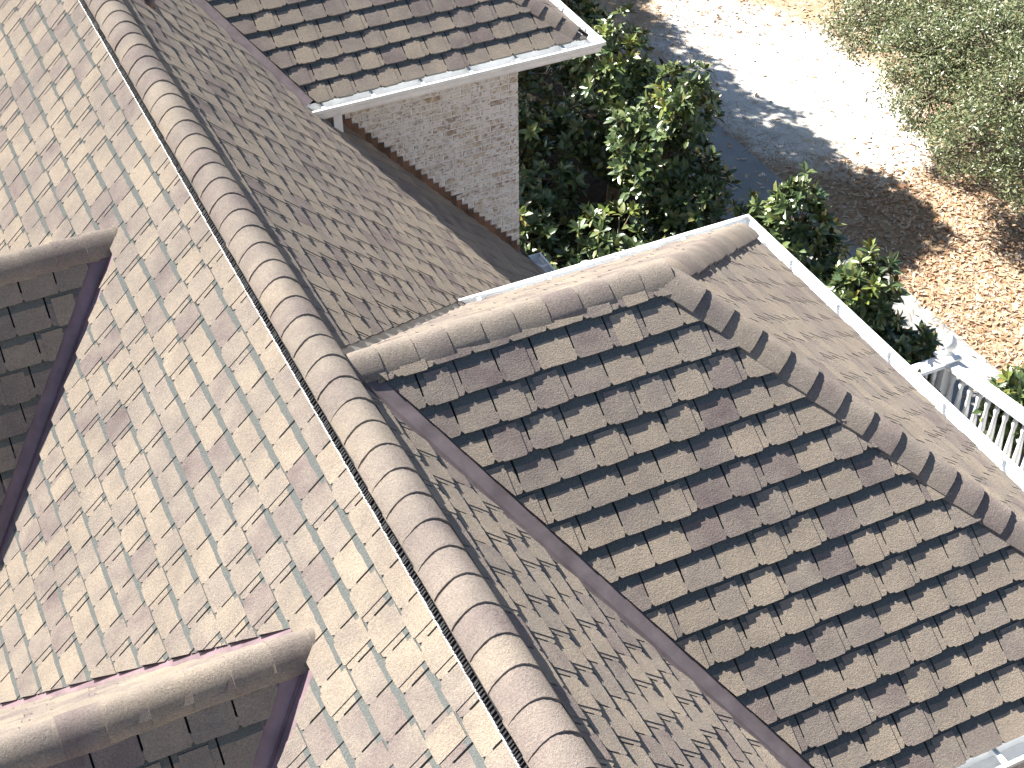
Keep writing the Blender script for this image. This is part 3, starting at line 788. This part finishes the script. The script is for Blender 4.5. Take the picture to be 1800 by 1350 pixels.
def magnolia(name, base, height, lobes, nwhorl, label, singles, seed, stems=1):
    """lobes: (dx, dy, z, rx, rz)"""
    r = random.Random(seed); t = empty(name, base); b = Vector(base)
    tag(t, label, 'magnolia', 'magnolias planted along the house')
    tr = MB(); tw = MB()
    tops = []
    for s in range(stems):
        a = r.uniform(0, 6.28); sp = .14*s
        top = Vector((lobes[s % len(lobes)][0]*.6, lobes[s % len(lobes)][1]*.6, height*.86))
        p0 = Vector((math.cos(a)*sp, math.sin(a)*sp, -.02)); pts = [p0, p0*.8+Vector((0, 0, height*.25)), (p0+top)*.5+Vector((r.uniform(-.06, .06), r.uniform(-.06, .06), height*.08)), top]
        tr.tube(pts, [.045, .036, .026, .010], 7); tops.append(pts)
    tr.build('trunk', M_TWIG, t, True)
    leaves = []
    tot = sum(l[3]*l[3]*l[4] for l in lobes)
    for (dx, dy, z, rx, rz) in lobes:
        c = Vector((dx, dy, z))
        for i in range(int(nwhorl*rx*rx*rz/tot)):
            while True:
                q = Vector((r.uniform(-1, 1), r.uniform(-1, 1), r.uniform(-1, 1)))
                if .30 < q.length < 1: break
            q = q*(q.length**-.35)*(r.uniform(.82, 1.0) if r.random() > .16 else r.uniform(1.0, 1.32))
            p = c + Vector((q.x*rx, q.y*rx, q.z*rz))
            if p.z < .12: continue
            pts = tops[r.randrange(len(tops))]; h = min(max(p.z-.35, .1), height*.8)
            k = h/(height*.86)*3; i0 = min(int(k), 2); root = pts[i0].lerp(pts[i0+1], min(k-i0, 1))
            if r.random() < .3: tw.tube([root, root.lerp(p, .55)+Vector((0, 0, -.03)), p], [.010, .007, .004], 4)
            ax = Vector((q.x*.8, q.y*.8, .75+q.z*.3)).normalized()
            young = (p.z > height*.80 and r.random() < .3)
            for M in whorl(p, ax, r): leaves.append((M, young))
    tw.build('branch', M_TWIG, t)
    # the leaves that show largest are pieces of their own, the rest one mass
    sc = []
    for i, (M, y) in enumerate(leaves):
        x, yy, w = px_of(b + M.translation); ins = -10 < x < 1810 and -10 < yy < 1360
        sc.append(((0 if ins else 100) + w - (M.translation.z*.8) + r.uniform(0, .6), i))
    sc.sort(); single = {i for _, i in sc[:singles]}
    cr_ = MB(); cy = MB()
    crown = None
    for i, (M, y) in enumerate(leaves):
        if i in single: continue
        v, f, _ = LEAFME[r.randrange(5)]; (cy if y else cr_).add([M @ p for p in v], f, tone=r.random())
    crown = cr_.build('crown', M_MAG, t, True); crown['kind'] = 'stuff'
    if cy.f: o = cy.build('young_foliage', M_MAGY, t, True); o['kind'] = 'stuff'
    for i in single:
        M, y = leaves[i]; k = r.randrange(5); o = obj('leaf', LEAFMY[k] if y else LEAFME[k][2], crown); o.matrix_basis = M
    return t
magnolia('magnolia_tree', (8.3, 9.9, .012), 3.05, [(-.1, .1, 2.35, .62, .75), (.35, -.25, 1.75, .62, .6), (-.45, .15, 1.5, .6, .6), (.05, -.1, .9, .55, .5)], 430, 'tall open magnolia with bare pale stems showing, beside the white brick wall corner', 260, 11, 3)
magnolia('magnolia_tree', (8.1, 8.05, .012), 3.35, [(.1, 0, 2.65, .5, .75), (-.2, .25, 1.9, .6, .7), (.25, -.2, 1.35, .62, .7), (0, .1, .7, .55, .5)], 500, 'tall dense magnolia with yellow young top leaves in front of the shaded walk', 260, 12, 2)
magnolia('magnolia_tree', (8.6, 5.75, .012), 2.75, [(0, 0, 2.1, .42, .66), (.15, -.15, 1.4, .55, .6), (0, -.4, .9, .5, .5)], 390, 'narrow upright magnolia just past the white corner of the near wing gutter', 140, 13, 1)
magnolia('magnolia_tree', (8.75, 4.35, .012), 2.3, [(0, 0, 1.8, .42, .55), (.05, .45, 1.35, .46, .45), (.1, -.2, 1.05, .5, .5), (.55, -.45, .95, .36, .42), (.2, -.8, .8, .4, .4)], 520, 'bushy magnolia spreading over the pale walk beside the white railing post', 160, 14, 2)
magnolia('magnolia_tree', (9.95, 2.55, .036), 1.45, [(0, 0, 1.0, .36, .42), (.15, -.3, .75, .38, .40), (0, .05, .45, .34, .3)], 243, 'low magnolia on the far side of the white railing', 110, 15, 1)
magnolia('magnolia_tree', (6.6, 10.2, .012), 2.2, [(0, 0, 1.5, .6, .65), (.2, -.8, 1.1, .55, .6), (-.2, .5, .8, .55, .5)], 297, 'dark magnolia in the house shade right behind the brick wall corner', 60, 16, 2)
magnolia('magnolia_tree', (7.2, 7.9, .012), 1.5, [(0, 0, .95, .6, .5), (.3, -.7, .7, .55, .45), (-.1, .6, .6, .55, .4)], 243, 'low dark magnolia in deep shade below the near wing gutter', 50, 17, 1)
magnolia('magnolia_tree', (5.9, 8.6, .012), 1.6, [(0, 0, 1.0, .6, .55), (.4, .5, .8, .55, .5), (.3, -.6, .6, .5, .4)], 220, 'low dark magnolia tucked against the shaded corner of the brick wall', 40, 21, 2)
magnolia('magnolia_tree', (6.9, 12.3, .012), 2.3, [(0, 0, 1.5, .65, .65), (.5, -.6, 1.2, .6, .6), (-.4, .4, 1.0, .6, .6)], 300, 'dark magnolia under the corner of the far wing gutter', 40, 22, 2)
magnolia('magnolia_tree', (6.2, 6.9, .012), 1.1, [(0, 0, .6, .55, .4), (.5, .3, .5, .5, .4)], 150, 'lowest dark magnolia, by the small gutter end below the brick wall', 40, 23, 1)
magnolia('magnolia_tree', (8.7, 12.2, .012), 2.7, [(0, 0, 2.0, .5, .6), (.1, -.2, 1.3, .5, .6)], 243, 'magnolia at the top edge behind the far wing gutter corner', 60, 18, 1)
magnolia('magnolia_tree', (8.75, 6.85, .012), 1.75, [(0, 0, 1.3, .25, .4), (0, 0, .7, .3, .4)], 97, 'slim young magnolia between the dense tall one and the narrow upright one', 30, 19, 1)

# ------------------------------------------------------------------ small-leaved tree, upper right
def small_leaf_tree(name, base, trunk_h, lobes, n, label, seed, leaf=.055, group=None, cat='tree', mat_=None):
    r = random.Random(seed); t = empty(name, base); tag(t, label, cat, group)
    tr = MB(); top = Vector((0, 0, trunk_h)); tr.tube([(0, 0, -.05), (.05, .02, trunk_h*.5), top], [.16, .12, .09], 9)
    tr.build('trunk', M_BARK, t, True)
    lm = MB(); cr_ = MB(); tot = sum(a[3]**2*a[4] for a in lobes)
    for (dx, dy, z, rx, rz) in lobes:
        c = Vector((dx, dy, z)); lm.tube([top, (top+c)*.5 + Vector((r.uniform(-.2, .2), r.uniform(-.2, .2), -.1)), c], [.07, .045, .02], 6)
        nb = max(6, int(n*rx*rx*rz/tot/26))
        for k in range(nb):
            while True:
                q = Vector((r.uniform(-1, 1), r.uniform(-1, 1), r.uniform(-1, 1)))
                if q.length < 1: break
            q *= (q.length+.05)**-.3
            p = c + Vector((q.x*rx, q.y*rx, q.z*rz))
            if r.random() < .2: lm.tube([c, c.lerp(p, .6)+Vector((0, 0, .03)), p], [.016, .009, .004], 4)
            cl = r.uniform(.10, .24)
            for j in range(26):
                d = Vector((r.gauss(0, 1), r.gauss(0, 1), r.gauss(0, .7)))*cl*.55
                L = leaf*r.uniform(.7, 1.35); w = L*r.uniform(.36, .5)
                M = Matrix.Translation(p+d) @ Matrix.Rotation(r.uniform(0, 6.28), 4, 'Z') @ Matrix.Rotation(r.gauss(0, .55), 4, 'Y') @ Matrix.Rotation(r.gauss(0, .6), 4, 'X')
                cr_.add([M @ Vector(s) for s in ((-L/2, 0, 0), (-L*.05, -w/2, .004), (L/2, 0, -.004), (-L*.05, w/2, .004))], [(0, 1, 2), (0, 2, 3)], tone=r.random())
    lm.build('branch', M_BARK, t)
    o = cr_.build('crown', mat_ or M_OAK, t); o['kind'] = 'stuff'
    return t
small_leaf_tree('small_leaved_tree', (14.3, 8.0, 0), 1.1, [(dx_-1.1, dy_-.5, z_, a_, b_) for dx_, dy_, z_, a_, b_ in [(-.5, 2.3, 2.2, .75, .5), (.3, 1.5, 2.3, .85, .6), (1.1, 1.0, 2.3, .9, .6), (-1.0, .1, 2.1, .75, .5), (0, -.5, 2.3, .85, .6), (-1.3, -1.3, 2.2, .75, .5), (-1.0, -2.2, 2.0, .6, .45), (-.5, .9, 2.3, .8, .6), (1.2, 2.4, 2.3, .9, .6), (.3, 2.9, 2.2, .8, .5), (2.1, 1.6, 2.3, .9, .6), (.2, .4, 2.5, .8, .5), (-.5, -1.1, 2.5, .7, .5), (1.0, -.2, 2.4, .8, .6), (1.9, .2, 2.4, .9, .6), (1.6, -1.0, 2.3, .8, .5), (.5, -1.6, 2.3, .7, .5)]], 84000,
                'spreading small-leaved green tree over the leaf-strewn ground', 31, leaf=.062)
# trees behind the house, out of view, that throw the broken shade over the walk; last pair added to darken the bed
for i, (x, y, h, rr, s, lab) in enumerate([(8.55, 11.7, 5.0, 1.0, 41, 'nearest of the leafy trees behind the far wing'), (7.75, 14.3, 5.3, 1.35, 42, 'second leafy tree behind the far wing'), (7.3, 17.0, 5.6, 1.4, 43, 'third leafy tree behind the far wing'), (7.3, 19.8, 5.8, 1.4, 44, 'farthest of the leafy trees behind the far wing'), (4.7, 13.0, 5.0, 1.5, 45, 'added unseen tree close behind the far wing roof, shading the planting bed'), (4.9, 15.9, 5.2, 1.5, 46, 'added unseen tree farther behind the far wing roof, shading the planting bed')]):
    bx, by = (6.7, y+.6) if x > 6 else (4.0, y+.3)
    small_leaf_tree('shade_tree', (bx, by, 0), 3.2, [(x-bx, y-by, h, rr, .8), (x-bx+.5*rr, y-by-.4*rr, h-.5, .7*rr, .6), (x-bx-.5*rr, y-by+.6*rr, h-.4, .75*rr, .6), (x-bx+.4*rr, y-by+.6*rr, h-.2, .75*rr, .6), (x-bx-.1, y-by-.7*rr, h-.3, .7*rr, .6)], 13000,
                    lab, s, leaf=.15, group='trees behind the far wing')

# ------------------------------------------------------------------ white railing beside the near wing
rail = empty('white_railing', (9.35, 3.3, 0)); tag(rail, 'white painted railing with turned balusters and a ball-topped corner post', 'railing')
def rpart(name, g, smooth=False): o = g.build(name, M_TRIM, rail, smooth); o.matrix_parent_inverse = Matrix.Translation((-9.35, -3.3, 0)); return o
RZ = 1.30; PX, PY = 9.37, 3.33
g = MB(); g.box((PX-.08, PY-.08, 0), (PX+.08, PY+.08, RZ+.03)); rpart('post', g)
g = MB(); g.box((PX-.125, PY-.125, RZ+.03), (PX+.125, PY+.125, RZ+.06)); g.lathe([(.125, .06), (.07, .09), (.05, .10)], (PX, PY, RZ), 4); rpart('post_cap', g)
g = MB(); g.lathe([(.06, .09), (.04, .115), (.034, .15), (.055, .17), (.078, .215), (.084, .255), (.068, .305), (.035, .345), (.012, .38), (.003, .39)], (PX, PY, RZ), 16); rpart('finial', g, True)
def railrun(A, B):
    A, B = Vector(A), Vector(B); d = (B-A).normalized(); side = Vector((-d.y, d.x, 0)); L = (B-A).length
    M = frame(A, d, side, Vector((0, 0, 1)))
    g = MB(); g.box((.081, -.095, RZ-.055), (L, .095, RZ), M); g.box((.082, -.06, RZ-.085), (L, .06, RZ-.0555), M); rpart('top_rail', g)
    g = MB(); g.box((.081, -.045, .16), (L, .045, .23), M); rpart('bottom_rail', g)
    bm_ = MB(); H = RZ-.0855-.2305
    bm_.lathe([(.034, 0), (.034, .12), (.042, .13), (.03, .15), (.046, .26), (.05, .34), (.034, H*.62), (.025, H-.22), (.038, H-.14), (.034, H-.125), (.034, H)], (0, 0, 0), 10)
    me = bm_.mesh('baluster', M_TRIM, True); s = .16
    while s < L-.05:
        o = obj('baluster', me, rail); o.location = Vector((A.x, A.y, .2305)) + d*s - Vector((9.35, 3.3, 0)); s += .145
railrun((PX, PY, 0), (PX+.42, PY-3.1, 0)); railrun((PX, PY, 0), (PX-2.2, PY+.0, 0))
g = MB(); g.box((5.0, -.6, 0), (9.0, 3.45, .155)); rpart('porch_slab', g)
